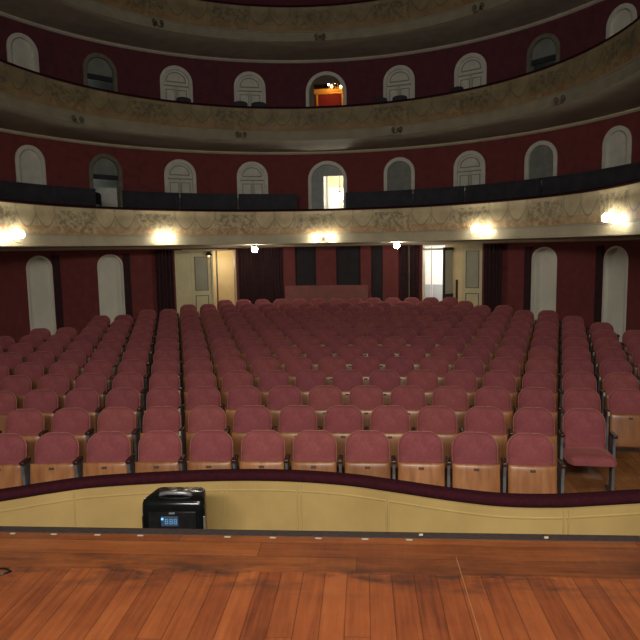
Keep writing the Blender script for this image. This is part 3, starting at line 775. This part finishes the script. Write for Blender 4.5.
def seat_parts(opened):
    P = []
    bm = bmesh.new()
    padded(bm, back_w, BH, .055, back=.012, M=Matrix.Translation((0, -BH*sin(REC), .862-BH*cos(REC))) @ Matrix.Rotation(-REC, 4, 'X'))
    P.append(('backrest', bm, fab, True, None))
    T0 = Matrix.Translation((0, -BH*sin(REC), .862-BH*cos(REC))) @ Matrix.Rotation(-REC, 4, 'X')
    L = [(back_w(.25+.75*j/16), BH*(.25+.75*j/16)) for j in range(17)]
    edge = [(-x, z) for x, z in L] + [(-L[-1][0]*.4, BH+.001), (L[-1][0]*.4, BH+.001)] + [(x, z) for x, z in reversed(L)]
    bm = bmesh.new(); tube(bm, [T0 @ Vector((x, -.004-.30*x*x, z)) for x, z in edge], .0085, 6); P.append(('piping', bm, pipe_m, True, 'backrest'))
    if not opened:
        def pw(s): return .222 if s > .15 else .222*(.80+.20*math.sqrt(max(0, 1-(1-s/.15)**2)))
        T = Matrix.Translation((0, -.245, .228)) @ Matrix.Rotation(rad(-9), 4, 'X')
        bm = bmesh.new(); padded(bm, pw, .385, .022, back=.004, bend=-.25, M=T, puff=14); P.append(('seat', bm, seat_wood, True, None))
        bm = bmesh.new(); padded(bm, lambda s: pw(s)*.95, .35, -.05, back=0, bend=-.25, M=T @ Matrix.Translation((0, .006, .015))); P.append(('seat_cushion', bm, fab, True, 'seat'))
        bm = bmesh.new(); box(bm, -.025, .025, -.030, -.018, .325, .348, .004, M=T); P.append(('number_plate', bm, plate_m, False, 'seat'))
    else:
        def pw(s): return .235*(1-.18*max(0, (s-.7)/.3)**2)
        T = Matrix.Translation((0, -.09, .372)) @ Matrix.Rotation(rad(90-3), 4, 'X')
        bm = bmesh.new(); padded(bm, pw, .40, -.012, back=.016, bend=0, M=T); P.append(('seat', bm, seat_wood, True, None))
        bm = bmesh.new(); padded(bm, lambda s: pw(s)*1.02, .43, -.10, back=0, bend=0, M=Matrix.Translation((0, -.09, .382)) @ Matrix.Rotation(rad(90-3), 4, 'X')); P.append(('seat_cushion', bm, fab, True, 'seat'))
    def side(sx):
        bm = bmesh.new(); x = sx*PITCH/2
        prism(bm, [(-.30, .0), (-.02, .0), (-.02, .03), (-.15, .06), (-.12, .56), (-.10, .63), (-.27, .63), (-.25, .52), (-.25, .06), (-.30, .03)], -.013, .013)
        bmesh.ops.rotate(bm, verts=bm.verts, cent=(0, 0, 0), matrix=Matrix.Rotation(pi/2, 3, 'Z'))
        for v in bm.verts: v.co = Vector((x + v.co.x, v.co.y, v.co.z))
        return bm
    P.append(('side_frame', side(-1), iron, False, None))
    bm = bmesh.new(); x = -PITCH/2; box(bm, x-.024, x+.024, -.285, -.11, .622, .658, .010); P.append(('armrest', bm, arm_wood, False, 'side_frame'))
    P.append(('end_frame', side(1), iron, False, None))
    bm = bmesh.new(); x = PITCH/2; box(bm, x-.024, x+.024, -.285, -.11, .622, .658, .010); P.append(('end_armrest', bm, arm_wood, False, 'end_frame'))
    bm = bmesh.new(); x = -PITCH/2; box(bm, x-.012, x+.012, -.292, -.286, .605, .655, .002); P.append(('row_plate', bm, white_m, False, 'side_frame'))
    return P
# check side frame orientation: prism lies in (x,z); after the quarter turn its x runs along y
def build_proto(opened):
    root = empty('theatre_seat'); d = {}
    for nm, bm, mat, sm, par in seat_parts(opened):
        real = {'end_frame': 'side_frame', 'end_armrest': 'armrest'}.get(nm, nm)
        o = newobj(real, bm, mat, d.get(par, root), smooth=sm, auto=50 if sm else None); d[nm] = o; o['slot'] = nm
    return root
def copy_seat(proto, skip):
    r = proto.copy(); C.objects.link(r)
    for ch in list(proto.children):
        if ch['slot'] in skip: continue
        c = ch.copy(); C.objects.link(c); c.parent = r
        for gch in list(ch.children):
            if gch['slot'] in skip: continue
            g = gch.copy(); C.objects.link(g); g.parent = c
    return r
ORD = 'first second third fourth fifth sixth seventh eighth ninth tenth eleventh twelfth thirteenth fourteenth fifteenth sixteenth seventeenth eighteenth nineteenth twentieth twenty-first twenty-second twenty-third twenty-fourth'.split()
ROWS = {1: (-6, 4), 2: (-7, 5), 3: (-8, 7), 4: (-9, 7), 5: (-10, 9), 6: (-11, 9), 7: (-12, 10), 8: (-13, 10), 9: (-12, 10), 10: (-11, 9), 11: (-11, 9), 12: (-10, 7), 13: (-8, 6), 14: (-7, 5)}
ROWNAME = {1: 'the front row', 13: 'the second row from the back', 14: 'the rearmost row'}
PLATE = {2: -3, 3: -3, 4: -4, 5: -4, 6: -5, 7: -5, 8: -6, 9: -6, 10: -7, 11: -7, 12: -8}
PLATE_R = {3: 7, 4: 7, 5: 8, 6: 8, 7: 9, 8: 9, 9: 10}
protos = {False: build_proto(False), True: build_proto(True)}
for row, (ka, kb) in ROWS.items():
    N = kb-ka+1
    for kk in range(ka, kb+1):
        s = X0 + PITCH*(kk + (.5 if row % 2 == 0 else 0)); a = s*KROW
        x = sin(a)/KROW; y = Y1 + (row-1)*PITCH_ROW - (1-cos(a))/KROW
        opened = (row == 2 and kk == kb)
        skip = set()
        if kk != kb: skip |= {'end_frame', 'end_armrest'}
        if PLATE.get(row) != kk and PLATE_R.get(row) != kk: skip |= {'row_plate'}
        r = copy_seat(protos[opened], skip)
        r.location = (x, y, (row-1)*.0318); r.rotation_euler.z = -a + random.uniform(-.012, .012)
        i = kk-ka
        rn = ROWNAME.get(row, 'the %s row from the stage' % ORD[row-1])
        if opened: lb = 'rose theatre seat with its cushion folded down, at the right end of the second row'
        elif i == 0: lb = 'rose tip-up theatre seat, leftmost in %s' % rn
        elif i == N-1: lb = 'rose tip-up theatre seat, rightmost in %s' % rn
        else: lb = 'rose tip-up theatre seat, %s from left in %s' % (ORD[i], rn)
        tag(r, lb, 'seat', 'tip-up seats of the stalls')
def wipe(o):
    for c in list(o.children): wipe(c)
    bpy.data.objects.remove(o)
for p in protos.values(): wipe(p)
for o in bpy.data.objects:
    if 'slot' in o: del o['slot']

# ------------------------------------------------------------------ loudspeaker in the pit
e = empty('loudspeaker', (-.742, 3.775, PIT_Z), .03)
tag(e, 'black portable loudspeaker with top handle and blue display standing before the stage', 'loudspeaker')
H = 1.06-PIT_Z
bm = bmesh.new()
plan = []
for (cx, cy, a0) in ((.165, .05, -90), (.135, .20, 0), (-.135, .20, 90), (-.165, .05, 180)):
    for q in range(5):
        a = rad(a0+q*22.5); plan.append((cx+.045*cos(a), cy+.045*sin(a)))
lv = [(0, .96, 0), (.02, 1, 0), (H-.07, 1, 0), (H-.03, .99, .006), (H-.01, .96, .02), (H, .88, .04)]
rings = []
for z, sc, dy in lv:
    rings.append([bm.verts.new((x*sc, .12+(y-.12)*sc+dy*.35, z)) for x, y in plan])
for a, b in zip(rings, rings[1:]):
    for i in range(len(plan)): bm.faces.new((a[i], a[(i+1) % len(plan)], b[(i+1) % len(plan)], b[i]))
bm.faces.new(rings[0][::-1]); bm.faces.new(rings[-1])
newobj('cabinet', bm, gloss_pl, e, smooth=True, auto=40)
bm = bmesh.new(); pts = [(-.105, .10, H-.008), (-.095, .09, H+.014), (-.05, .08, H+.024), (.05, .08, H+.024), (.095, .09, H+.014), (.105, .10, H-.008)]
tube(bm, pts, .014, 8); newobj('handle', bm, grey_pl, e, smooth=True)
bm = bmesh.new(); prism(bm, [(-.10, -.02), (.10, -.02), (.085, .02), (-.085, .02)], -.001, .004)
bmesh.ops.rotate(bm, verts=bm.verts, cent=(0, 0, 0), matrix=Matrix.Rotation(-pi/2, 3, 'X'))
for v in bm.verts: v.co += Vector((0, .14, H+.002))
newobj('handle_recess', bm, void_m, e)
bm = bmesh.new(); prism(bm, [(-.155, .02), (.155, .02), (.155, H-.075), (-.155, H-.075)], -.006, .004); newobj('rear_panel', bm, black_pl, e)
bm = bmesh.new(); box(bm, -.072, .040, -.011, -.004, H-.165, H-.10, .002); newobj('display', bm, lcd, e)
bm = bmesh.new()
for ox in (-.036, -.006, .022):
    for q in ((-.009, .009, .043, .047), (-.009, .009, .028, .032), (-.009, .009, .013, .017), (-.010, -.006, .013, .047), (.006, .010, .013, .047)):
        box(bm, ox+q[0], ox+q[1], -.0125, -.0108, H-.162+q[2], H-.162+q[3])
newobj('display_digits', bm, lcd_on, e)
bm = bmesh.new(); box(bm, -.070, -.056, -.0125, -.0108, H-.122, H-.108, .001); newobj('indicator_light', bm, emit('blue led', lin(90, 170, 255), 2.5), e)
for sx in (-1, 1):
    bm = bmesh.new(); box(bm, sx*.2-.008, sx*.2+.008, .02, .06, .02, H-.11, .004); newobj('side_rail', bm, grey_pl if sx > 0 else black_pl, e)
bm = bmesh.new(); box(bm, -.02, .02, -.011, -.005, H-.085, H-.073, .002); newobj('badge', bm, grey_pl, e)

# ------------------------------------------------------------------ light
def area(name, loc, target, size, sy, energy, col, spread=180):
    L = bpy.data.lights.new(name, 'AREA'); L.shape = 'RECTANGLE'; L.size = size; L.size_y = sy; L.energy = energy; L.color = col; L.spread = rad(spread)
    o = bpy.data.objects.new(name, L); C.objects.link(o); o.location = loc
    o.rotation_euler = (Vector(target)-Vector(loc)).to_track_quat('-Z', 'Y').to_euler(); return o
def point(name, loc, e, col, r=.1):
    L = bpy.data.lights.new(name, 'POINT'); L.energy = e; L.color = col; L.shadow_soft_size = r
    o = bpy.data.objects.new(name, L); C.objects.link(o); o.location = loc; return o
area('stage_batten_light', (.4, -4.0, 5.2), (.2, 8.0, .8), 5.0, .6, 530, (1, .92, .85), 150)
area('stage_down_light', (.6, 1.0, 5.6), (.4, 2.2, 1.0), 2.5, .6, 74, (1, .84, .66), 110)
point('left_lobby_lamp', pos(-22.0, RW+.95, 2.3), 22, (1, .86, .62), .12)
point('left_lobby_lamp', pos(-31.0, RW+.95, 2.3), 5, (1, .85, .6), .12)
point('right_lobby_lamp', pos(26, RW+1.3, 2.45), 78, (1, .97, .92), .15)
point('foyer_lamp', pos(3, RW+.75, 4.9), 20, (1, .93, .78), .1)
for t, z, e_ in ((-46.5, 4.9, 2.2), (-46.0, 7.6, .9), (49.0, 7.6, .9)): point('corridor_fill', pos(t, RW+.9, z), e_, (.85, .95, 1), .1)  # unseen fill points, added to brighten the corridors behind the open gallery doors
point('amber_lamp', pos(2.0, RW+.5, 7.30), 3.2, (1, .6, .25), .1)
w = bpy.data.worlds.new('world'); SC.world = w; w.use_nodes = True
bg = w.node_tree.nodes['Background']; bg.inputs[0].default_value = (.8, .9, 1, 1); bg.inputs[1].default_value = .035

# ------------------------------------------------------------------ camera
cam = bpy.data.cameras.new('camera'); co = bpy.data.objects.new('camera', cam); C.objects.link(co)
cam.sensor_width = 36; cam.lens = 620/640*36; cam.clip_start = .05; cam.clip_end = 100
co.matrix_world = Matrix.Translation((.5099, 0, EYE)) @ Matrix.Rotation(.07096, 4, 'Z') @ Matrix.Rotation(pi/2-.11499, 4, 'X') @ Matrix.Rotation(-.017215, 4, 'Z')
SC.camera = co
